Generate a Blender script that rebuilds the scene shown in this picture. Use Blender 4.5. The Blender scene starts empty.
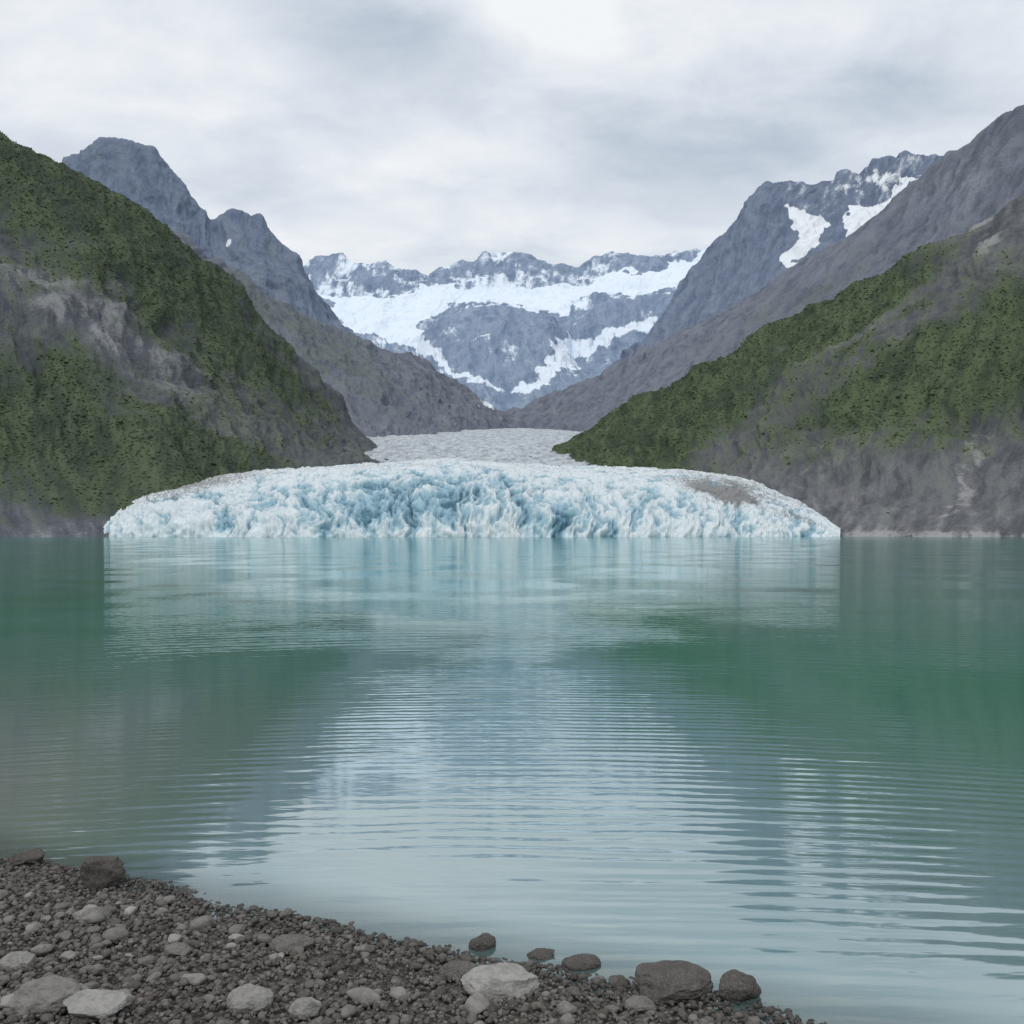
import bpy, math, numpy as np
rng = np.random.default_rng(7)
F = 887.0; HZ = 532.0; CAMH = 1.8

# ------------------------------------------------------------------ noise
_p = rng.permutation(256); PERM = np.concatenate([_p, _p, _p])
GR = rng.normal(size=(256, 3)); GR /= np.linalg.norm(GR, axis=1)[:, None]
def perlin(x, y, z):
    xi = np.floor(x).astype(np.int64); yi = np.floor(y).astype(np.int64); zi = np.floor(z).astype(np.int64)
    xf = x-xi; yf = y-yi; zf = z-zi
    u = xf*xf*xf*(xf*(xf*6-15)+10); v = yf*yf*yf*(yf*(yf*6-15)+10); w = zf*zf*zf*(zf*(zf*6-15)+10)
    xi &= 255; yi &= 255; zi &= 255
    def g(a, b, c):
        h = PERM[PERM[PERM[(xi+a) & 255]+((yi+b) & 255)]+((zi+c) & 255)] & 255
        G = GR[h]
        return G[..., 0]*(xf-a)+G[..., 1]*(yf-b)+G[..., 2]*(zf-c)
    l = lambda a, b, t: a+(b-a)*t
    return l(l(l(g(0,0,0), g(1,0,0), u), l(g(0,1,0), g(1,1,0), u), v),
             l(l(g(0,0,1), g(1,0,1), u), l(g(0,1,1), g(1,1,1), u), v), w)*1.5
def fbm(x, y, z, o=5, rough=.5):
    s = 0; a = 1; f = 1
    for i in range(o):
        s = s+a*perlin(x*f+i*17.3, y*f+i*5.1, z*f+i*9.7); a *= rough; f *= 2.03
    return s
def ridged(x, y, z, o=5, rough=.5):
    s = 0; a = 1; f = 1; n = 0
    for i in range(o):
        s = s+a*(1-2*np.abs(perlin(x*f+i*11.3, y*f+i*7.1, z*f+i*3.7))); n += a; a *= rough; f *= 2.03
    return s/n
def sstep(a, b, x):
    t = np.clip((x-a)/(b-a), 0, 1); return t*t*(3-2*t)
def smooth(a, sig, axis):
    if sig < .5: return a
    r = int(sig*3); k = np.exp(-np.arange(-r, r+1)**2/(2*sig*sig)); k /= k.sum()
    pad = [(0, 0)]*a.ndim; pad[axis] = (r, r)
    b = np.pad(a, pad, mode='reflect', reflect_type='odd'); n = a.shape[axis]; out = 0
    for i, kk in enumerate(k):
        sl = [slice(None)]*a.ndim; sl[axis] = slice(i, i+n); out = out+kk*b[tuple(sl)]
    return out

# ------------------------------------------------------------------ mesh helpers
def mesh_obj(name, verts, faces, mat, smooth_sh=True, attrs=None):
    me = bpy.data.meshes.new(name)
    nv = len(verts); nf, k = faces.shape
    me.vertices.add(nv); me.vertices.foreach_set('co', verts.astype(np.float32).ravel())
    me.loops.add(nf*k); me.loops.foreach_set('vertex_index', faces.astype(np.int32).ravel())
    me.polygons.add(nf); me.polygons.foreach_set('loop_start', np.arange(0, nf*k, k, dtype=np.int32))
    me.update(calc_edges=True)
    me.polygons.foreach_set('use_smooth', np.full(nf, smooth_sh, dtype=bool))
    if attrs is not None:
        ca = me.color_attributes.new('mask', 'FLOAT_COLOR', 'POINT')
        c = np.ones((nv, 4), np.float32); c[:, :attrs.shape[1]] = attrs
        ca.data.foreach_set('color', c.ravel())
    me.materials.append(mat)
    ob = bpy.data.objects.new(name, me); bpy.context.scene.collection.objects.link(ob)
    return ob
def grid_faces(nr, nc):
    i = np.arange((nr-1)*nc).reshape(nr-1, nc)[:, :-1].ravel()
    return np.stack([i, i+1, i+nc+1, i+nc], 1)

def pixel_to_world(b, e, Y):      # image pixel column / row / depth  -> world metres
    return np.stack([(b-512)/F*Y, Y, CAMH+(HZ-e)/F*Y], -1)
def world_to_pixel(P):  # world metres back to image pixel column / row
    return P[..., 0]/P[..., 1]*F+512, HZ-(P[..., 2]-CAMH)/P[..., 1]*F

def loft(rows, nu, nv, back=(.35, .35), su=2, sv=.02):
    R = []
    for row in rows:
        a = np.array(row, float); b = np.linspace(a[0, 0], a[-1, 0], nu)
        e = np.interp(b, a[:, 0], a[:, 1]); Y = np.interp(b, a[:, 0], a[:, 2])
        R.append(pixel_to_world(b, smooth(e, su, 0), smooth(Y, nu*.02, 0)))
    if back:
        c = R[-1].copy(); c[:, 0] *= 1+back[0]; c[:, 1] *= 1+back[0]; c[:, 2] *= (1-back[1]); R.append(c)
    R = np.array(R)
    d = np.linalg.norm(np.diff(R, axis=0), axis=2).mean(1)
    if back: d[-1] *= .35
    t = np.concatenate([[0], np.cumsum(d)]); t /= t[-1]
    tt = np.linspace(0, 1, nv)
    idx = np.clip(np.searchsorted(t, tt, side='right')-1, 0, len(t)-2)
    w = ((tt-t[idx])/(t[idx+1]-t[idx]))[:, None, None]
    P = R[idx]*(1-w)+R[idx+1]*w
    return smooth(P, nv*sv, 0)
def normals(P):
    du = np.gradient(P, axis=1); dv = np.gradient(P, axis=0)
    n = np.cross(du, dv); n /= np.linalg.norm(n, axis=2)[..., None]+1e-9
    return n
def sheet_coords(P):       # metres along the slope / metres up the slope
    mid = P[P.shape[0]//2]; U = np.concatenate([[0], np.cumsum(np.linalg.norm(np.diff(mid, axis=0), axis=1))])
    V = np.concatenate([np.zeros((1, P.shape[1])), np.cumsum(np.linalg.norm(np.diff(P, axis=0), axis=2), axis=0)])
    return np.broadcast_to(U[None], V.shape), V

# ------------------------------------------------------------------ node helper
class NT:
    def __init__(s, name):
        s.m = bpy.data.materials.new(name); s.m.use_nodes = True
        s.t = s.m.node_tree; s.t.nodes.clear()
        s.out = s.t.nodes.new('ShaderNodeOutputMaterial')
    def n(s, typ, **kw):
        nd = s.t.nodes.new(typ)
        for k, v in kw.items(): setattr(nd, k, v)
        return nd
    def set(s, sock, v):
        if isinstance(v, bpy.types.NodeSocket): s.t.links.new(v, sock)
        else: sock.default_value = v
    def math(s, op, a, b=0., c=0., clamp=False):
        nd = s.n('ShaderNodeMath', operation=op, use_clamp=clamp)
        s.set(nd.inputs[0], a); s.set(nd.inputs[1], b); s.set(nd.inputs[2], c); return nd.outputs[0]
    def mix(s, f, a, b, mode='MIX'):
        nd = s.n('ShaderNodeMix', data_type='RGBA', blend_type=mode)
        s.set(nd.inputs[0], f); s.set(nd.inputs[6], a); s.set(nd.inputs[7], b); return nd.outputs[2]
    def noise(s, vec, scale, detail=6, rough=.55, dist=0.):
        nd = s.n('ShaderNodeTexNoise'); s.set(nd.inputs['Vector'], vec)
        nd.inputs['Scale'].default_value = scale; nd.inputs['Detail'].default_value = detail
        nd.inputs['Roughness'].default_value = rough; nd.inputs['Distortion'].default_value = dist
        return nd.outputs[0]
    def vscale(s, vec, sc):
        nd = s.n('ShaderNodeVectorMath', operation='MULTIPLY'); s.set(nd.inputs[0], vec); nd.inputs[1].default_value = sc
        return nd.outputs[0]
    def ss(s, x, a, b):
        nd = s.n('ShaderNodeMapRange', interpolation_type='SMOOTHSTEP'); s.set(nd.inputs[0], x)
        nd.inputs[1].default_value = a; nd.inputs[2].default_value = b; return nd.outputs[0]
    def pos(s): return s.n('ShaderNodeNewGeometry').outputs['Position']
    def attr(s):
        a = s.n('ShaderNodeAttribute', attribute_name='mask'); sp = s.n('ShaderNodeSeparateColor')
        s.t.links.new(a.outputs['Color'], sp.inputs[0]); return [sp.outputs[0], sp.outputs[1], sp.outputs[2], a.outputs['Alpha']]
    def bsdf(s, col, rough, bump=None, strength=1., dist=1., spec=.3):
        b = s.n('ShaderNodeBsdfPrincipled'); s.set(b.inputs['Base Color'], col); s.set(b.inputs['Roughness'], rough)
        b.inputs['Specular IOR Level'].default_value = spec
        if bump is not None:
            bp = s.n('ShaderNodeBump'); bp.inputs['Strength'].default_value = strength; bp.inputs['Distance'].default_value = dist
            s.set(bp.inputs['Height'], bump); s.t.links.new(bp.outputs[0], b.inputs['Normal'])
        return b.outputs[0]
    def done(s, sh): s.t.links.new(sh, s.out.inputs['Surface']); return s.m

def mountain_mat(name, unit, dark, light, pale, green1, green2, snow=(.72, .76, .8), bump=1.0):
    """unit = size in metres of the main texture grain"""
    s = NT(name); p = s.pos(); a = s.attr()
    pv = s.vscale(p, (1/unit, 1/unit, .3/unit))
    streak = s.noise(pv, 1.0, 5, .68); fine = s.noise(s.vscale(p, (1/unit,)*3), 4.5, 3, .7)
    f = s.math('ADD', s.math('ADD', s.math('MULTIPLY', streak, .32), s.math('MULTIPLY', fine, .32)), s.math('MULTIPLY', a[3], .36))
    c = s.mix(s.ss(f, .30, .70), dark+(1,), light+(1,))
    pf = s.ss(s.math('ADD', a[2], s.math('MULTIPLY', s.math('SUBTRACT', f, .5), 2.6)), .35, 1.05)
    c = s.mix(s.math('MULTIPLY', pf, .75), c, pale+(1,))
    gf = s.ss(s.math('ADD', a[0], s.math('MULTIPLY', s.math('SUBTRACT', s.math('ADD', s.math('MULTIPLY', streak, .5), s.math('MULTIPLY', a[3], .5)), .5), 1.1)), .08, .8)
    gc = s.mix(s.ss(s.math('ADD', s.math('MULTIPLY', fine, .5), s.math('MULTIPLY', a[3], .5)), .30, .70), green1+(1,), green2+(1,))
    c = s.mix(gf, c, gc)
    sf = s.ss(s.math('ADD', a[1], s.math('MULTIPLY', s.math('SUBTRACT', f, .5), 1.0)), .38, .60)
    c = s.mix(sf, c, snow+(1,))
    h = s.math('MULTIPLY', s.math('ADD', streak, s.math('MULTIPLY', fine, .6)), s.math('SUBTRACT', 1., s.math('MULTIPLY', sf, .85)))
    return s.done(s.bsdf(c, .92, h, .8*bump, unit*.5, .12))

M_left  = mountain_mat('left_slope_rock', 6, (.068,.077,.09), (.16,.17,.19), (.36,.36,.38), (.044,.062,.044), (.088,.115,.07), bump=.8)
M_right = mountain_mat('right_slope_rock', 6, (.078,.083,.093), (.175,.178,.19), (.38,.375,.38), (.044,.064,.042), (.094,.125,.068), bump=.8)
M_mid   = mountain_mat('mid_slope_rock_hazed', 16, (.105,.12,.152), (.19,.208,.252), (.29,.305,.345), (.085,.108,.105), (.13,.158,.145), bump=.65)  # air haze painted into the base colours: bluer, less contrast
M_peak  = mountain_mat('peak_rock_hazed', 24, (.125,.16,.23), (.20,.245,.33), (.29,.335,.42), (.10,.13,.14), (.15,.18,.19), bump=.65)  # bluish distance haze painted into the rock colours
M_far   = mountain_mat('far_rock_hazed', 45, (.17,.23,.33), (.27,.335,.44), (.36,.43,.53), (.1,.1,.1), (.1,.1,.1), snow=(.70,.78,.87), bump=.5)  # heaviest painted haze: rock and snow colours both shifted towards blue

def pip(x, y, poly):
    ins = np.zeros(x.shape, bool); n = len(poly); j = n-1
    for i in range(n):
        xi, yi = poly[i]; xj, yj = poly[j]
        c = ((yi > y) != (yj > y)) & (x < (xj-xi)*(y-yi)/(yj-yi+1e-9)+xi)
        ins ^= c; j = i
    return ins.astype(float)
def blob(x, y, cx, cy, rx, ry, ang=0):
    c, s_ = math.cos(math.radians(ang)), math.sin(math.radians(ang))
    dx, dy = x-cx, y-cy; a = (dx*c+dy*s_)/rx; b = (-dx*s_+dy*c)/ry
    return np.exp(-(a*a+b*b))

STORE = {}
def mountain(name, rows, nu, nv, feat, amp, mat, maskfn, back=(.35, .35), su=2, sv=.02, lean=0., foot=True, iso=.8):
    P = loft(rows, nu, nv, back, su, sv); N = normals(P)
    N = np.where((N[..., 2:3] < 0) & (N[..., 1:2] > 0), -N, N)
    x, y, z = P[..., 0]/feat, P[..., 1]/feat, P[..., 2]/feat
    U, V = sheet_coords(P); U = U/feat; V = V/feat
    wx = fbm(x*.7, y*.7, z*.7, 4)
    Ul = U+lean*V+wx*.28
    g = ridged(Ul*1.1, V*.3+wx*.3, 0*U+.3, 5, .55)                    # down-slope gullies
    g2 = ridged(Ul*4.0, V*.8, 0*U+7.3, 4, .6)
    r = ridged(x*.6+5, y*.6, z*.8+wx*.5, 6, .55)
    d = amp*((g-.45)*1.15+(r-.45)*iso+(g2-.45)*.34+fbm(x*4, y*4, z*4, 4, .6)*.12)
    if foot: d = d*np.clip(.12+P[..., 2]/60., 0, 1)
    P = P+N*d[..., None]
    b, e = world_to_pixel(P)
    w1 = fbm(x*2, y*2, z*2, 5, .6); w2 = fbm(x*2+31, y*2, z*2, 5, .6)
    m = maskfn(b, e, w1, w2, g, P, N)
    st = fbm((U+lean*V+w2*.03)*9, V*2.0, 0*U+2.2, 4, .68)*.45+(g2-.45)*.38+(g-.45)*.25+.5
    m = np.concatenate([m, st[..., None]], -1)
    STORE[name] = (P, N, m)
    return mesh_obj(name, P.reshape(-1, 3), grid_faces(nv, nu), mat, True, np.clip(m, 0, 1).reshape(-1, 4))

# ------------------------------------------------------------------ mountains
def mask_left(b, e, w1, w2, g, P, N):
    b = b+w1*34; e = e+w2*26
    gr = 0*b+.2
    gr += .62*sstep(380, 190, e-(b-60)*.55)*sstep(360, 160, b)
    gr += .9*blob(b, e, 50, 435, 200, 72, 16)+.4*blob(b, e, 175, 460, 100, 36, 25)
    gr += .3*blob(b, e, 295, 395, 50, 22, 35)+.3*blob(b, e, 220, 330, 80, 40, 40)
    gr -= .42*blob(b, e, 110, 338, 120, 28, 32)
    gr *= sstep(545, 500, e)
    gr = np.where(b < -60, .6, gr)
    pale = .6*blob(b, e, 130, 332, 160, 34, 36)+.35*blob(b, e, 40, 292, 40, 22)+.25*sstep(495, 530, e)+.6*blob(b, e, 345, 450, 20, 3, 30)+.25*blob(b, e, 270, 440, 80, 22, 30)+.15*w1
    return np.stack([gr, 0*b, pale], -1)
rowsA = [
 [(-500,556,300),(-250,556,305),(0,553,312),(60,553,314),(110,550,322),(170,545,345),(240,522,385),(300,500,440),(350,480,520),(395,472,650)],
 [(-500,520,335),(-250,519,345),(0,519,345),(90,514,352),(150,499,375),(215,479,430),(280,464,520),(330,458,600),(392,465,720)],
 [(-500,330,470),(-250,340,480),(0,372,470),(90,390,480),(160,408,500),(220,425,540),(275,433,590),(320,443,640),(388,462,780)],
 [(-500,170,620),(-250,190,620),(0,245,590),(80,270,600),(150,305,640),(215,348,690),(270,388,740),(320,422,780),(385,459,850)],
 [(-500,30,800),(-250,60,780),(0,124,700),(30,138,705),(65,156,720),(130,200,750),(165,222,770),(195,245,790),(245,290,830),(292,343,860),(315,368,870),(333,390,880),(355,423,890),(382,453,900)]]
mountain('left_mountain_slope', rowsA, 950, 480, 90, 11, M_left, mask_left, su=3, lean=.15)

def mask_right(b, e, w1, w2, g, P, N):
    b = b+w1*28; e = e+w2*20
    crest = np.interp(b, [540,610,690,770,850,930,1024,1250], [461,412,370,328,286,245,193,110])
    dd = e-crest
    gr = .9*sstep(90, 25, dd+(b-800)*.05)*sstep(1000, 840, b)
    gr = np.maximum(gr, sstep(750, 640, b)*.9)
    gr += .95*blob(b, e, 990, 360, 140, 66, -22)+.55*blob(b, e, 870, 392, 110, 26, -28)+.5*blob(b, e, 1010, 505, 40, 8)
    gr += .4*blob(b, e, 720, 420, 60, 20, -25)+.12
    gr -= .42*blob(b, e, 860, 335, 100, 13, -24)
    gr *= sstep(515, 450, e)
    gr = np.where(b > 1150, .55, gr)
    pale = .55*blob(b, e, 790, 358, 100, 22, -25)+.8*blob(b, e, 992, 228, 10, 28)+.9*blob(b, e, 985, 450, 12, 26, 10)+.35*blob(b, e, 850, 450, 140, 26, -20)+.25*sstep(485, 525, e)
    pale += .6*blob(b, e, 955, 490, 10, 20)+.15*w1
    pale = pale+.5*sstep(3.5, 1., P[..., 2])
    return np.stack([gr, 0*b, pale], -1)
rowsF = [
 [(532,478,760),(600,482,640),(680,494,520),(760,516,425),(820,542,350),(880,553,322),(960,553,316),(1250,556,305),(1600,560,290)],
 [(534,474,780),(600,470,680),(685,480,570),(765,500,470),(830,521,380),(900,526,355),(980,525,346),(1250,521,332),(1600,512,320)],
 [(535,472,790),(602,462,700),(688,462,610),(768,475,530),(840,495,450),(920,500,410),(1000,498,400),(1250,460,400),(1600,440,400)],
 [(536,470,800),(604,452,730),(690,440,660),(770,430,600),(850,432,530),(930,428,490),(1010,424,470),(1250,370,470),(1600,340,470)],
 [(538,466,850),(606,432,800),(690,405,750),(770,378,700),(850,355,640),(930,330,590),(1020,300,560),(1250,220,560),(1600,190,600)],
 [(540,461,900),(575,440,890),(610,414,880),(650,392,865),(690,371,850),(730,350,835),(770,329,820),(850,288,780),(890,268,760),(930,246,740),(975,220,715),(1024,190,700),(1250,110,680),(1600,50,760)]]
mountain('right_mountain_slope', rowsF, 950, 480, 90, 11, M_right, mask_right, su=3, lean=-.1)

def mask_midL(b, e, w1, w2, g, P, N):
    gr = .45*blob(b, e, 320, 340, 90, 30, 35)+.2*w1+.1
    sn = 1.1*blob(b+w1*8, e+w2*4, 497, 405, 14, 3.0, 15)
    pale = .3*blob(b, e, 400, 425, 80, 8, 0)+.2*w2
    return np.stack([gr, sn, pale], -1)
rowsB = [
 [(0,500,850),(200,470,950),(300,458,1000),(370,448,1100),(430,442,1300),(480,440,1650),(530,438,2100)],
 [(20,420,1100),(200,410,1150),(300,415,1250),(370,412,1400),(430,415,1600),(475,420,1850),(526,428,2250)],
 [(30,330,1350),(210,345,1450),(290,355,1600),(360,375,1750),(425,392,1950),(468,405,2200),(522,426,2450)],
 [(50,180,1700),(150,215,1750),(200,246,1800),(235,268,1870),(270,291,1950),(300,310,2020),(340,329,2100),(380,342,2200),(410,353,2300),(455,379,2500),(485,402,2600),(519,420,2700)]]
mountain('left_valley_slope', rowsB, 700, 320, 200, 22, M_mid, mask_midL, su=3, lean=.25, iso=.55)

def mask_midR(b, e, w1, w2, g, P, N):
    gr = .35*blob(b, e, 800, 300, 90, 16, -28)+.2*w1
    pale = .35*blob(b, e, 960, 190, 60, 30, -30)+.3*blob(b, e, 560, 412, 60, 6)+.2*w2
    return np.stack([gr, 0*b, pale], -1)
rowsG = [
 [(485,442,2200),(560,446,1500),(600,455,1200),(700,470,1000),(900,480,900),(1500,500,800)],
 [(490,436,2350),(565,425,1700),(620,418,1450),(720,390,1250),(880,350,1100),(1500,300,950)],
 [(494,428,2500),(570,408,2000),(640,385,1700),(740,340,1500),(880,280,1350),(1500,180,1100)],
 [(497,417,2800),(545,399,2700),(600,375,2500),(640,350,2300),(700,322,2100),(760,287,1950),(795,262,1880),(830,243,1800),(870,219,1720),(900,196,1650),(930,166,1600),(960,139,1550),(985,118,1500),(1010,99,1450),(1024,91,1430),(1100,66,1400),(1500,-20,1300)]]
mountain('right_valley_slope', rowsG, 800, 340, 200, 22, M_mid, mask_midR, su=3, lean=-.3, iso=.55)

def mask_peakL(b, e, w1, w2, g, P, N):
    sn = .62*blob(b+w1*10, e+w2*8, 232, 245, 6, 4)
    return np.stack([.12+0*b, sn, .1+.2*w2], -1)
rowsC = [
 [(0,420,2200),(120,410,2200),(250,400,2300),(400,400,2500)],
 [(0,300,2500),(60,270,2600),(125,250,2650),(250,300,2700),(390,370,2800)],
 [(0,205,2900),(35,178,2880),(65,154,2850),(95,141,2830),(125,136,2820),(150,145,2820),(165,163,2830),(185,186,2850),(210,217,2880),(222,213,2880),(240,210,2880),(260,217,2890),(285,245,2900),(310,278,2950),(340,320,3000),(385,360,3050)]]
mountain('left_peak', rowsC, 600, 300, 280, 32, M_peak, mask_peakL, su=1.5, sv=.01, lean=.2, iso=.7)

def mask_peakR(b, e, w1, w2, g, P, N):
    bb = b+w1*13; ee = e+w2*10
    sn = pip(bb, ee, [(778,204),(800,205),(822,212),(828,222),(815,240),(803,262),(782,280),(790,250),(795,232)])
    sn = np.maximum(sn, pip(bb, ee, [(842,208),(870,204),(890,196),(905,180),(925,178),(935,185),(880,222),(848,238)]))
    sn = smooth(smooth(sn, 1, 0), 1, 1)*.74
    sn = np.maximum(sn, .52*blob(bb, ee, 840, 188, 40, 8, -10)+.5*blob(bb, ee, 893, 180, 30, 14)-.2*(g-.4))
    sn = np.maximum(sn, .32*sstep(270, 200, e)*sstep(740, 790, b))
    return np.stack([.05+0*b, sn, .12+.2*w2], -1)
rowsH = [
 [(560,420,2500),(700,400,2300),(850,380,2200),(1100,380,2200)],
 [(575,398,2750),(690,340,2600),(800,275,2550),(900,235,2550),(1080,260,2600)],
 [(590,385,3100),(620,362,3080),(645,338,3060),(670,300,3040),(700,261,3000),(720,236,2980),(735,220,2960),(750,201,2950),(765,184,2940),(782,181,2930),(800,179,2930),(815,182,2930),(830,180,2920),(846,170,2910),(860,172,2910),(873,160,2900),(885,155,2900),(897,160,2900),(910,155,2900),(935,153,2900),(960,172,2900),(1060,230,2900)]]
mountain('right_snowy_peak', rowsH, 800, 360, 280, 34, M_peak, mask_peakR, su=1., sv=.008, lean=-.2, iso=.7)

SN = [[(312,285),(360,300),(400,294),(432,281),(470,285),(520,289),(560,285),(600,280),(640,270),(690,260),(720,246),(730,264),(700,286),(640,293),(590,294),(562,312),(500,303),(450,304),(432,316),(414,324),(427,337),(447,357),(457,372),(505,386),(470,385),(432,363),(392,342),(345,330)],
      [(540,333),(560,338),(590,334),(640,318),(665,316),(640,334),(605,350),(570,366),(530,388),(500,392),(545,366),(556,352)]]
def mask_far(b, e, w1, w2, g, P, N):
    bb = b+w1*12; ee = e+w2*7
    sn = np.maximum(pip(bb, ee, SN[0]), pip(bb, ee, SN[1]))
    sn = smooth(smooth(sn, 1.5, 0), 1.5, 1)*(.82+.08*w2)
    st = .31+.24*w1+.5*(.45-g)+.12*sstep(.3, .8, N[..., 2])
    sn = np.maximum(sn, np.clip(st, 0, .6))
    return np.stack([0*b, sn, .2+0*b], -1)
rowsD = [
 [(200,430,3600),(800,430,3600)],
 [(220,385,4300),(500,392,4200),(780,385,4300)],
 [(230,330,5000),(500,335,5000),(780,320,5000)],
 [(240,303,5700),(400,296,5700),(500,290,5700),(640,280,5700),(770,266,5700)],
 [(250,290,6200),(285,272,6200),(310,262,6200),(328,255,6150),(342,252,6150),(355,261,6150),(372,265,6150),(385,261,6150),(400,270,6150),(430,276,6150),(445,267,6150),(462,258,6150),(474,263,6150),(486,252,6150),(500,252,6100),(515,248,6100),(530,255,6100),(550,264,6100),(580,267,6100),(597,256,6100),(612,253,6100),(632,258,6150),(650,258,6150),(680,249,6200),(700,249,6200),(730,243,6200),(770,240,6200)]]
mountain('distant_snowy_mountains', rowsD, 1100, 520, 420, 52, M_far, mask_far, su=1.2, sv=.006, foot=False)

def mask_dome(b, e, w1, w2, g, P, N):
    bb = b+w1*12; ee = e+w2*8
    sn = sstep(-.1, .8, w1*.9+(.5-g)*.8)*.34+.08
    sn = np.maximum(sn, .66*smooth(smooth(np.maximum(pip(bb, ee, SN[1]), pip(bb, ee, SN[0])), 2, 0), 2, 1)+.08*(.5-g))
    sn = np.maximum(sn, .55*blob(bb, ee, 480, 308, 60, 3, -4)+.5*blob(bb, ee, 480, 338, 35, 2.5, -20)+.6*blob(bb, ee, 490, 385, 34, 4, 12))
    return np.stack([0*b, sn, .15+.3*sstep(.2, .6, w2)], -1)
rowsE = [[(425,450,2900),(520,450,2900),(600,450,2900)],[(425,400,3300),(520,402,3300),(600,398,3300)],
 [(418,385,3600),(500,372,3600),(590,380,3600)],
 [(414,378,3900),(440,340,3900),(500,325,3900),(550,335,3900),(582,375,3900)],
 [(412,376,4300),(425,332,4300),(445,307,4300),(465,297,4300),(490,293,4300),(520,295,4300),(545,304,4300),(565,326,4300),(578,372,4300)]]
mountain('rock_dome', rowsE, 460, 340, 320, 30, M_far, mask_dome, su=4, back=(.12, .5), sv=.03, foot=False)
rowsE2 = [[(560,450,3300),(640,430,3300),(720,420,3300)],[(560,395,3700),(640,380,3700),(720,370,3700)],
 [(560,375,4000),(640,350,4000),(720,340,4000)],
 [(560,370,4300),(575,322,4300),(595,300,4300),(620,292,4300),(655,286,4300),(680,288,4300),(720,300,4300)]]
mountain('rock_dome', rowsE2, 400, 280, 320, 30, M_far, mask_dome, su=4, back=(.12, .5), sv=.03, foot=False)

# ------------------------------------------------------------------ glacier
s = NT('glacier_ice'); p = s.pos(); a = s.attr()
n1 = s.noise(s.vscale(p, (.5, .5, .16)), 1., 6, .68, .3); n2 = s.noise(p, 1.6, 4, .7)
ff = s.math('ADD', a[0], s.math('MULTIPLY', s.math('SUBTRACT', n1, .5), .8))
c = s.mix(s.ss(ff, .05, .55), (.72,.79,.82,1), (.32,.50,.59,1))
c = s.mix(s.ss(ff, .5, .95), c, (.10,.22,.30,1))
c = s.mix(s.math('MULTIPLY', s.ss(s.math('ADD', a[1], s.math('MULTIPLY', s.math('SUBTRACT', n2, .5), 1.4)), .3, .8), .85), c, (.17,.158,.155,1))
c = s.mix(s.math('MULTIPLY', s.ss(n2, .5, .72), .25), c, (.34,.40,.44,1))
M_ice = s.done(s.bsdf(c, .5, s.math('ADD', n1, s.math('MULTIPLY', n2, .5)), .8, 1.1, .3))

rowsI = [
 [(84,556,338),(110,554,331),(250,553,317),(460,553,308),(700,553,316),(810,553,326),(840,554,336)],
 [(85,535,340),(112,525,336),(200,521,322),(300,518,318),(460,515,313),(560,516,316),(690,520,322),(760,523,328),(805,528,333),(840,534,342)],
 [(87,533,346),(120,516,345),(200,502,342),(300,495,336),(460,487,331),(560,494,336),(690,497,344),(760,506,348),(800,518,350),(840,532,352)],
 [(90,531,358),(140,501,372),(220,482,375),(330,472,375),(460,467,372),(560,474,375),(690,478,382),(750,489,380),(800,507,372),(840,530,362)],
 [(92,531,372),(155,494,420),(230,475,440),(350,465,450),(460,460,455),(560,467,450),(690,470,440),(750,482,425),(800,502,400),(840,528,375)],
 [(98,560,420),(230,492,560),(350,482,620),(460,478,660),(560,482,640),(690,490,560),(840,560,420)]]
nu, nv = 1500, 440
P = loft(rowsI, nu, nv, None, 3, .012); N = normals(P); N = np.where(N[..., 1:2] > .3, -N, N)
x, y, z = P[..., 0], P[..., 1], P[..., 2]
U, V = sheet_coords(P)
w = fbm(x/14, y/14, z/14, 3)
c1 = ridged(U/11+w*.65, V/30, 0*U, 4, .6)                  # crevasses running down the front
c1b = ridged(U/4.2+w*1.1+9, V/8, 0*U+3, 3, .6)
c2 = 1-np.abs(perlin(x/11+w, V/3.4+w*1.2, z/9))*2.4        # transverse crevasses
c3 = fbm(x/1.7, y/1.7, z/2.4, 4, .65)
big = fbm(x/30, y/30, z/30, 3)
top = sstep(338, 385, P[..., 1])
fade = np.minimum(np.arange(nu), np.arange(nu)[::-1])/50.; fade = np.clip(fade, .25, 1)[None, :]
d = (c1-.5)*4.6*(1-.72*top)+(c1b-.5)*1.3*(1-.5*top)+(c2-.3)*(.6+.2*top)+c3*.6*(1-.4*top)+big*2.6*(1-.6*top)
P2 = P+N*(d*fade)[..., None]
b, e = world_to_pixel(P2)
blue = .29-(c1-.5)*1.2-(c1b-.5)*.45-(c2-.3)*.12-c3*.12-big*.25+.42*blob(b, e, 440, 495, 70, 30)+.2*blob(b, e, 330, 502, 150, 22)+.22*blob(b, e, 600, 502, 120, 18)-.12*top-.2*blob(b, e, 170, 500, 70, 30)-.2*blob(b,e,770,510,50,18)
dirt = 1.0*blob(b+w*16, e+c1*10, 726, 500, 38, 11, 12)+.55*blob(b+w*10, e, 800, 519, 30, 5, 18)+.35*blob(b, e, 190, 488, 70, 12, -15)+.28*top+.25*c3+.2*(c2-.4)*top
mesh_obj('glacier', P2.reshape(-1, 3), grid_faces(nv, nu), M_ice, True, np.clip(np.stack([blue, dirt, 0*b], -1), 0, 2).reshape(-1, 3))

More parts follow.
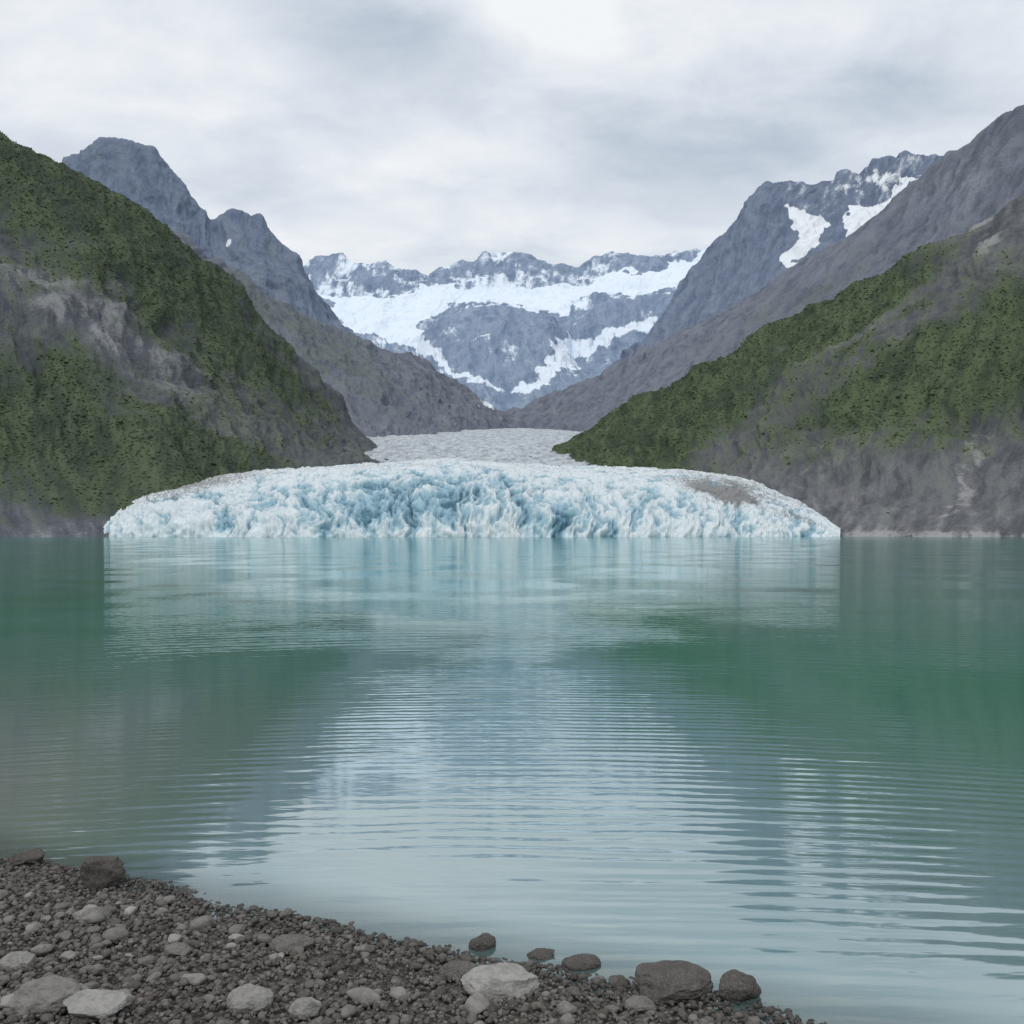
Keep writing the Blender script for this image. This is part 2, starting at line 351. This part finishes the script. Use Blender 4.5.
s = NT('upper_glacier_ice'); p = s.pos()
n1 = s.noise(s.vscale(p, (.14, .05, .05)), 1., 6, .78); a = s.attr()
c = s.mix(s.ss(n1, .36, .62), (.27,.30,.33,1), (.54,.585,.615,1))
c = s.mix(s.ss(a[0], .25, .9), c, (.17,.20,.24,1))
M_ice2 = s.done(s.bsdf(c, .8, n1, .6, 3., .1))
rowsU = [[(300,500,480),(640,500,480)], [(330,480,560),(620,484,560)], [(345,458,720),(600,462,720)], [(352,443,950),(598,444,950)],
         [(355,435,1300),(600,434,1300)], [(370,430,1700),(600,430,1700)], [(400,428,2300),(600,428,2300)], [(430,426,3000),(600,426,3000)]]
P = loft(rowsU, 800, 500, None, 2, .02); x, y, z = P[..., 0], P[..., 1], P[..., 2]
w = fbm(x/60, y/60, z/60, 3)
cr = ridged(x/16+w, y/22+w*1.5, z/30, 5, .65); P[..., 2] += (cr-.5)*2.6+fbm(x/9, y/9, z/9, 3)*.9
mesh_obj('upper_glacier', P.reshape(-1, 3), grid_faces(500, 800), M_ice2, True, np.stack([np.clip((.42-cr)*3, 0, 1)]*3, -1).reshape(-1, 3))

# ------------------------------------------------------------------ shrub / forest cover on the slopes
def ico(sub):
    import bmesh
    bm = bmesh.new(); bmesh.ops.create_icosphere(bm, subdivisions=sub, radius=1.)
    V = np.array([v.co[:] for v in bm.verts]); Fc = np.array([[v.index for v in f.verts] for f in bm.faces]); bm.free(); return V, Fc
V1, F1 = ico(1); V2, F2 = ico(2); V3, F3 = ico(3)
def scatter(V, Fc, pos, scale3, yaw, tilt=None, lump=.0, seed=0):
    r = np.random.default_rng(seed); n = len(pos); k = len(V)
    A = V[None]*(1+lump*r.normal(size=(n, k, 1)))*scale3[:, None, :]
    if tilt is not None:
        ct, st = np.cos(tilt)[:, None], np.sin(tilt)[:, None]
        y_, z_ = A[..., 1]*ct-A[..., 2]*st, A[..., 1]*st+A[..., 2]*ct; A = np.stack([A[..., 0], y_, z_], -1)
    c_, s_ = np.cos(yaw)[:, None], np.sin(yaw)[:, None]
    A = np.stack([A[..., 0]*c_-A[..., 1]*s_, A[..., 0]*s_+A[..., 1]*c_, A[..., 2]], -1)+pos[:, None, :]
    Fa = (Fc[None]+(np.arange(n)*k)[:, None, None]).reshape(-1, 3)
    return A.reshape(-1, 3), Fa
s = NT('shrub_foliage'); p = s.pos(); a = s.attr()
c = s.mix(a[0], (.05,.070,.047,1), (.105,.138,.075,1))
M_bush = s.done(s.bsdf(c, .95, spec=.05))
for nm, cnt in (('left_mountain_slope', 40000), ('right_mountain_slope', 44000)):
    P, N, m = STORE[nm]; b, e = world_to_pixel(P)
    wgt = np.clip(m[..., 0]+(m[..., 3]-.5)*.8-.45, 0, .5)*(P[..., 2] > 3)*(b > -100)*(b < 1120)*(np.arange(P.shape[0]) < P.shape[0]*.95)[:, None]
    wgt = (wgt*np.linalg.norm(np.cross(np.gradient(P, axis=0), np.gradient(P, axis=1)), axis=2)).ravel(); wgt /= wgt.sum()
    idx = rng.choice(len(wgt), cnt, p=wgt)
    pp = P.reshape(-1, 3)[idx]+rng.normal(size=(cnt, 3))*[.6, .6, .05]
    big_ = fbm(pp[:, 0]/35, pp[:, 1]/35, pp[:, 2]/35, 3)
    sc = np.exp(np.clip(rng.normal(-.9, .35, cnt), -2, .1))[:, None]*np.stack([np.ones(cnt)*1.2, np.ones(cnt)*1.2, rng.uniform(.5, 1.0, cnt)], 1)
    A, Fa = scatter(V1, F1, pp, sc, rng.uniform(0, 6.28, cnt), None, .10, 3)
    col = np.repeat(np.clip(rng.normal(.5, .12, cnt)+big_*.6, 0, 1), len(V1))
    mesh_obj('mountain_shrubs', A, Fa, M_bush, True, np.stack([col]*3, -1))

# ------------------------------------------------------------------ beach
SH = 3.74
def shore_d(x, y):
    return (SH-.417*x-y)/1.083+.09*perlin(x*.9, y*.9, x*0+3.3)+.05*perlin(x*3.1, y*3.1, x*0+1.3)
def beach_z(x, y):
    d = shore_d(x, y)
    return np.where(d > 0, .14*d/(1+.03*np.abs(d)), np.maximum(.28*d, -3.5))+.02*perlin(x*2, y*2, x*0)
t = np.linspace(-1, 1, 420); gx = t*6+np.sign(t)*np.abs(t)**5*250-1; gy = t*6+np.sign(t)*np.abs(t)**5*120+3
X, Y = np.meshgrid(gx, gy); Z = beach_z(X, Y)-.012
s = NT('beach_gravel'); p = s.pos()
v = s.n('ShaderNodeTexVoronoi'); s.set(v.inputs['Vector'], p); v.inputs['Scale'].default_value = 38
vd = s.n('ShaderNodeSeparateColor'); s.t.links.new(v.outputs['Color'], vd.inputs[0])
c = s.mix(vd.outputs[0], (.05,.045,.04,1), (.14,.13,.118,1))
M_beach = s.done(s.bsdf(c, .85, s.math('SUBTRACT', 1., v.outputs[0]), 1., .015, .3))
mesh_obj('beach', np.stack([X, Y, Z], -1).reshape(-1, 3), grid_faces(420, 420), M_beach)

s = NT('stone'); p = s.pos(); a = s.attr()
n1 = s.noise(p, 18, 5, .72); n2 = s.noise(p, 140, 3, .75)
c = s.mix(a[0], (.055,.049,.043,1), (.46,.45,.43,1))
c = s.mix(s.math('MULTIPLY', a[1], .4), c, (.15,.122,.10,1))
c = s.mix(s.math('MULTIPLY', s.ss(n1, .42, .62), .5), c, s.mix(.6, c, (.02,.02,.02,1)))
c = s.mix(s.math('MULTIPLY', s.ss(n2, .5, .66), .28), c, (.32,.31,.30,1))
sp = s.n('ShaderNodeSeparateXYZ'); s.t.links.new(p, sp.inputs[0])
wet = s.math('SUBTRACT', 1., s.ss(sp.outputs[2], .005, .045))
c = s.mix(s.math('MULTIPLY', wet, .5), c, (.025,.023,.021,1))
M_stone = s.done(s.bsdf(c, s.math('SUBTRACT', .85, s.math('MULTIPLY', wet, .45)), s.math('ADD', n1, s.math('MULTIPLY', n2, .5)), .9, .009, .25))

def place(n, dmin, dmax, xr=(-6.5, 4)):
    x = rng.uniform(*xr, n*4); d = rng.uniform(dmin, dmax, n*4)
    y = SH-.417*x-d*1.083
    k = y > 1.2
    return x[k][:n], y[k][:n]
Vs, Fs, As = [], [], []; off = 0
def add(A, Fa, col):
    global off
    Vs.append(A); Fs.append(Fa+off); As.append(col); off += len(A)
def layer(n, V, Fc, size, sig, dmin, dmax, lo, hi, lump, seed, xr=(-6.5, 4), sink=.3, flat=(.45, .8), pw=1.):
    x, y = place(n, dmin, dmax, xr); n = len(x)
    s0 = size*np.exp(np.clip(rng.normal(0, sig, n), -.7, .7))
    sc = np.stack([s0*rng.uniform(.8, 1.35, n), s0*rng.uniform(.7, 1., n), s0*rng.uniform(*flat, n)], 1)
    z = beach_z(x, y)+sc[:, 2]*sink+rng.uniform(0, .006, n)
    A, Fa = scatter(V, Fc, np.stack([x, y, z], 1), sc, rng.uniform(0, 6.28, n), rng.normal(0, .25, n), lump, seed)
    tone = lo+(hi-lo)*rng.random(n)**pw; warm = rng.random(n)
    add(A, Fa, np.stack([np.repeat(tone, len(V)), np.repeat(warm, len(V)), np.zeros(n*len(V))], 1))
layer(85000, V1, F1, .0078, .38, -.4, 2.4, .0, .38, .14, 1, pw=1.6, flat=(.5, .85))
layer(10000, V2, F2, .013, .3, -.35, 2.4, .02, .38, .08, 2, pw=1.7, flat=(.5, .8))
mesh_obj('gravel', np.concatenate(Vs), np.concatenate(Fs), M_stone, True, np.concatenate(As))

def rock_shapes(V, k, seed, rough=.22):
    out = []; r = np.random.default_rng(5)
    for i in range(k):
        o = i*7.7+seed
        q = V.copy()
        for _ in range(8):
            nn = r.normal(size=3); nn /= np.linalg.norm(nn); h = r.uniform(.65, .93)
            q = q-np.clip(q@nn-h, 0, None)[:, None]*nn*.85
        d = 1+rough*fbm(V[:, 0]*1.1+o, V[:, 1]*1.1, V[:, 2]*1.1, 4)
        out.append(q*d[:, None])
    return out
Vs, Fs, As = [], [], []; off = 0
for i, Vr in enumerate(rock_shapes(V3, 18, 3.)):
    layer(62, Vr, F3, .018, .4, .0, 2.4, .08, .5, 0, i, sink=.55, flat=(.45, .75), pw=1.6)
    layer(24, Vr, F3, .029, .36, .3, 2.4, .2, .85, 0, i+50, xr=(-6.5, -.5), sink=.65, flat=(.4, .65), pw=1.2)
    layer(4, Vr, F3, .030, .3, .5, 2.4, .2, .75, 0, i+80, xr=(-.6, 1.5), sink=.6, flat=(.4, .65))
mesh_obj('pebbles', np.concatenate(Vs), np.concatenate(Fs), M_stone, True, np.concatenate(As))

V5, F5 = ico(6)
def boulder(bx, ey, wpx, hr, tone, seed, ang=0., angular=.0):
    y = (CAMH-.05)*F/(ey-HZ)
    for _ in range(4):
        zz = max(float(beach_z(np.array([(bx-512)/F*y]), np.array([y]))[0]), -.02); y = (CAMH-zz)*F/(ey-HZ)
    x = (bx-512)/F*y
    w = wpx/F*y/2
    q = V5/np.linalg.norm(V5, axis=1)[:, None]
    r = np.random.default_rng(seed)
    for _ in range(16 if angular else 8):
        nn = r.normal(size=3); nn /= np.linalg.norm(nn); h = r.uniform(.6, .85) if angular else r.uniform(.75, .93)
        q = q-np.clip(q@nn-h, 0, None)[:, None]*nn*(1 if angular else .8)
    q = q*(1+.14*fbm(V5[:, 0]*1.2+seed, V5[:, 1]*1.2, V5[:, 2]*1.2, 6, .55))[:, None]
    q = q*[w*1.12, w*.8, w*hr*1.2]
    c_, s_ = math.cos(ang), math.sin(ang)
    q = np.stack([q[:, 0]*c_-q[:, 1]*s_, q[:, 0]*s_+q[:, 1]*c_, q[:, 2]], 1)
    q += [0, 0, w*hr*.6]
    ob = mesh_obj('boulder', q, F5, M_stone, True, np.tile([tone, .3, 0], (len(q), 1)))
    ob.location = (x, y, zz)
boulder(102, 886, 42, .9, .04, 1, .3, 1)
boulder(30, 864, 34, .5, .04, 2, .1, 1)
boulder(500, 992, 70, .42, .75, 3, .25, 1)
boulder(670, 991, 74, .38, .08, 4, -.1)
boulder(738, 998, 40, .70, .05, 5, .4)
boulder(483, 951, 24, .8, .06, 6, .4)
boulder(48, 1006, 60, .48, .4, 7, .0)
boulder(98, 1014, 58, .48, .7, 8, .2, 1)
boulder(250, 1008, 40, .6, .6, 9, .1)
boulder(582, 969, 36, .4, .12, 10, .2)
boulder(540, 960, 30, .5, .12, 11, .2, 1)
boulder(292, 949, 38, .4, .2, 12, .0)
boulder(305, 1014, 28, .65, .6, 13, .2)
boulder(18, 966, 30, .5, .6, 14, .2)
boulder(88, 920, 24, .55, .6, 15, .2)
boulder(178, 954, 30, .5, .3, 16, .2, 1)
boulder(640, 1008, 28, .4, .3, 17, .2)
boulder(458, 975, 34, .4, .15, 18, .2)

# ------------------------------------------------------------------ ground + water
s = NT('lake_bed_silt'); p = s.pos()
M_bed = s.done(s.bsdf(s.mix(s.noise(p, .05, 5), (.08,.08,.07,1), (.14,.13,.12,1)), .9))
q = np.array([[-15000, -15000, -6], [15000, -15000, -6], [15000, 15000, -6], [-15000, 15000, -6]], float)
mesh_obj('ground', q, np.array([[0, 1, 2, 3]]), M_bed, False)

s = NT('lake_water'); p = s.pos(); sp = s.n('ShaderNodeSeparateXYZ'); s.t.links.new(p, sp.inputs[0])
dep = s.math('DIVIDE', s.math('ADD', s.math('SUBTRACT', sp.outputs[1], SH), s.math('MULTIPLY', sp.outputs[0], .417)), 1.083)
depn = s.math('ADD', dep, s.math('MULTIPLY', s.math('SUBTRACT', s.noise(p, .35, 3), .5), 2.))
big = s.noise(s.vscale(p, (.02, .035, 1)), 1., 2)
c = s.mix(s.ss(big, .35, .65), (.028,.195,.155,1), (.042,.24,.185,1))
c = s.mix(s.math('MULTIPLY', s.math('SUBTRACT', 1., s.ss(depn, 0., 11.)), .8), c, (.14,.215,.215,1))
silt = s.math('MULTIPLY', s.math('SUBTRACT', 1., s.ss(depn, .0, 6.)), s.math('SUBTRACT', 1., s.ss(sp.outputs[0], -4., -.6)))
c = s.mix(s.math('MULTIPLY', silt, .8), c, (.20,.205,.18,1))
def wave(vec, scale, dist, dscale):
    w = s.n('ShaderNodeTexWave', wave_type='BANDS', bands_direction='Y', wave_profile='SIN'); s.set(w.inputs['Vector'], vec)
    w.inputs['Scale'].default_value = scale; w.inputs['Distortion'].default_value = dist; w.inputs['Detail'].default_value = 2.
    w.inputs['Detail Scale'].default_value = dscale; return w.outputs['Fac']
sx = s.math('MULTIPLY', sp.outputs[0], sp.outputs[0])
cx = s.n('ShaderNodeCombineXYZ'); s.set(cx.inputs[0], s.math('MULTIPLY', sp.outputs[0], .4))
s.set(cx.inputs[1], s.math('ADD', sp.outputs[1], s.math('MULTIPLY', sx, .035)))
v1 = cx.outputs[0]
h1 = wave(v1, 2.1, 3.2, .8); h2 = wave(v1, .8, 3.2, .6)
h3 = s.noise(s.vscale(p, (1.2, 4.5, 1)), 1., 3, .6); h4 = s.noise(s.vscale(p, (.12, .4, 1)), 1., 2, .5)
patch = s.ss(s.noise(s.vscale(p, (.2, .18, 1)), 1., 2), .38, .62)
h = s.math('MULTIPLY', h1, s.math('ADD', .0002, s.math('MULTIPLY', patch, .0016)))
h = s.math('ADD', h, s.math('MULTIPLY', h2, s.math('ADD', .0003, s.math('MULTIPLY', patch, .0010)))); h = s.math('ADD', h, s.math('MULTIPLY', h3, .0028)); h = s.math('ADD', h, s.math('MULTIPLY', h4, .012))
bp = s.n('ShaderNodeBump'); bp.inputs['Strength'].default_value = 1.; bp.inputs['Distance'].default_value = 1.; s.set(bp.inputs['Height'], h)
df = s.n('ShaderNodeBsdfDiffuse'); s.set(df.inputs[0], c)
gl = s.n('ShaderNodeBsdfGlossy'); gl.inputs['Roughness'].default_value = .055; gl.inputs['Color'].default_value = (.94, .99, 1., 1)
s.t.links.new(bp.outputs[0], gl.inputs['Normal'])
lw = s.n('ShaderNodeLayerWeight'); lw.inputs['Blend'].default_value = .5; s.t.links.new(bp.outputs[0], lw.inputs['Normal'])
fr = s.math('ADD', .30, s.math('MULTIPLY', s.math('POWER', lw.outputs['Facing'], 3.5), .60))
ms = s.n('ShaderNodeMixShader'); s.set(ms.inputs[0], fr); s.t.links.new(df.outputs[0], ms.inputs[1]); s.t.links.new(gl.outputs[0], ms.inputs[2])
tr = s.n('ShaderNodeBsdfTransparent'); m2 = s.n('ShaderNodeMixShader')
s.set(m2.inputs[0], s.math('ADD', .5, s.math('MULTIPLY', s.ss(dep, -.1, .45), .5), clamp=True)); s.t.links.new(tr.outputs[0], m2.inputs[1]); s.t.links.new(ms.outputs[0], m2.inputs[2])
M_water = s.done(m2.outputs[0])
q = np.array([[-2500, -40, 0], [2500, -40, 0], [2500, 345, 0], [-2500, 345, 0]], float)
mesh_obj('lake_water', q, np.array([[0, 1, 2, 3]]), M_water, False)

# ------------------------------------------------------------------ world
w = bpy.data.worlds.new('World'); bpy.context.scene.world = w; w.use_nodes = True
class WT(NT):
    def __init__(s): s.t = w.node_tree; s.t.nodes.clear(); s.out = s.t.nodes.new('ShaderNodeOutputWorld')
s = WT()
SUN_EL, SUN_AZ = math.radians(52), math.radians(205)
sky = s.n('ShaderNodeTexSky', sky_type='NISHITA'); sky.sun_disc = False; sky.sun_elevation = SUN_EL; sky.sun_rotation = SUN_AZ
b1 = s.n('ShaderNodeBackground'); s.t.links.new(sky.outputs[0], b1.inputs[0]); b1.inputs[1].default_value = .1
g = s.n('ShaderNodeTexCoord').outputs['Generated']; sp = s.n('ShaderNodeSeparateXYZ'); s.t.links.new(g, sp.inputs[0])
zz = s.math('ADD', s.math('MAXIMUM', sp.outputs[2], 0.), .22)
cb = s.n('ShaderNodeCombineXYZ'); s.set(cb.inputs[0], s.math('DIVIDE', sp.outputs[0], zz)); s.set(cb.inputs[1], s.math('DIVIDE', sp.outputs[1], zz))
n1 = s.noise(s.vscale(cb.outputs[0], (1., 1.5, 1)), 1.5, 6, .52, .2); n2 = s.noise(s.vscale(cb.outputs[0], (1.2, 1.6, 1)), 4., 6, .6, .3)
def cloud(az, el, ra, re, amp):     # soft cloud bank centred on an azimuth / elevation tangent
    yy = s.math('MAXIMUM', sp.outputs[1], .05)
    nz = s.math('MULTIPLY', s.math('SUBTRACT', n2, .5), .8)
    a_ = s.math('DIVIDE', s.math('SUBTRACT', s.math('DIVIDE', sp.outputs[0], yy), az), ra)
    e_ = s.math('ADD', s.math('DIVIDE', s.math('SUBTRACT', s.math('DIVIDE', sp.outputs[2], yy), el), re), nz)
    r2 = s.math('ADD', s.math('MULTIPLY', a_, a_), s.math('MULTIPLY', e_, e_))
    return s.math('MULTIPLY', s.math('EXPONENT', s.math('MULTIPLY', r2, -1.)), amp)
v = s.math('ADD', s.math('MULTIPLY', s.math('SUBTRACT', n1, .5), 1.4), s.math('MULTIPLY', s.math('SUBTRACT', n2, .5), 1.1))
v = s.math('ADD', v, .60)
v = s.math('ADD', v, s.math('MULTIPLY', s.ss(sp.outputs[2], .5, .8), .3))
for cc in ((-.17, .56, .14, .055, -.5), (.17, .43, .22, .06, -.45), (.44, .50, .18, .05, -.25), (.04, .60, .10, .05, .6), (-.05, .42, .12, .03, .45), (-.42, .52, .2, .06, .25), (.1, .335, .5, .03, .15), (-.35,.38,.2,.04,-.08), (.3,.58,.14,.03,.35)):
    v = s.math('ADD', v, cloud(*cc))
cr = s.n('ShaderNodeValToRGB'); s.set(cr.inputs[0], v)
el = cr.color_ramp.elements; el[0].position = 0.; el[0].color = (.48,.55,.64,1); el[1].position = 1.; el[1].color = (.89,.91,.93,1)
e2 = el.new(.5); e2.color = (.68,.735,.805,1)
b2 = s.n('ShaderNodeBackground'); s.t.links.new(cr.outputs[0], b2.inputs[0]); b2.inputs[1].default_value = 1.05
mx = s.n('ShaderNodeMixShader'); mx.inputs[0].default_value = .95
s.t.links.new(b1.outputs[0], mx.inputs[1]); s.t.links.new(b2.outputs[0], mx.inputs[2]); s.t.links.new(mx.outputs[0], s.out.inputs['Surface'])

sl = bpy.data.lights.new('sun', 'SUN'); sl.energy = 1.2; sl.angle = math.radians(14); sl.color = (1., .97, .93)
so = bpy.data.objects.new('sun', sl); bpy.context.scene.collection.objects.link(so)
from mathutils import Vector
dirv = Vector((math.sin(SUN_AZ)*math.cos(SUN_EL), math.cos(SUN_AZ)*math.cos(SUN_EL), math.sin(SUN_EL)))
so.rotation_euler = dirv.to_track_quat('Z', 'Y').to_euler()

cam = bpy.data.cameras.new('camera'); co = bpy.data.objects.new('camera', cam); bpy.context.scene.collection.objects.link(co)
cam.sensor_width = 36; cam.lens = 36*F/1024; cam.shift_y = (HZ-512)/1024; cam.clip_end = 40000; cam.clip_start = .05
co.location = (0, 0, CAMH); co.rotation_euler = (math.radians(90), 0, 0)
sc = bpy.context.scene; sc.camera = co
sc.view_settings.view_transform = 'Standard'; sc.view_settings.look = 'None'; sc.view_settings.exposure = 0
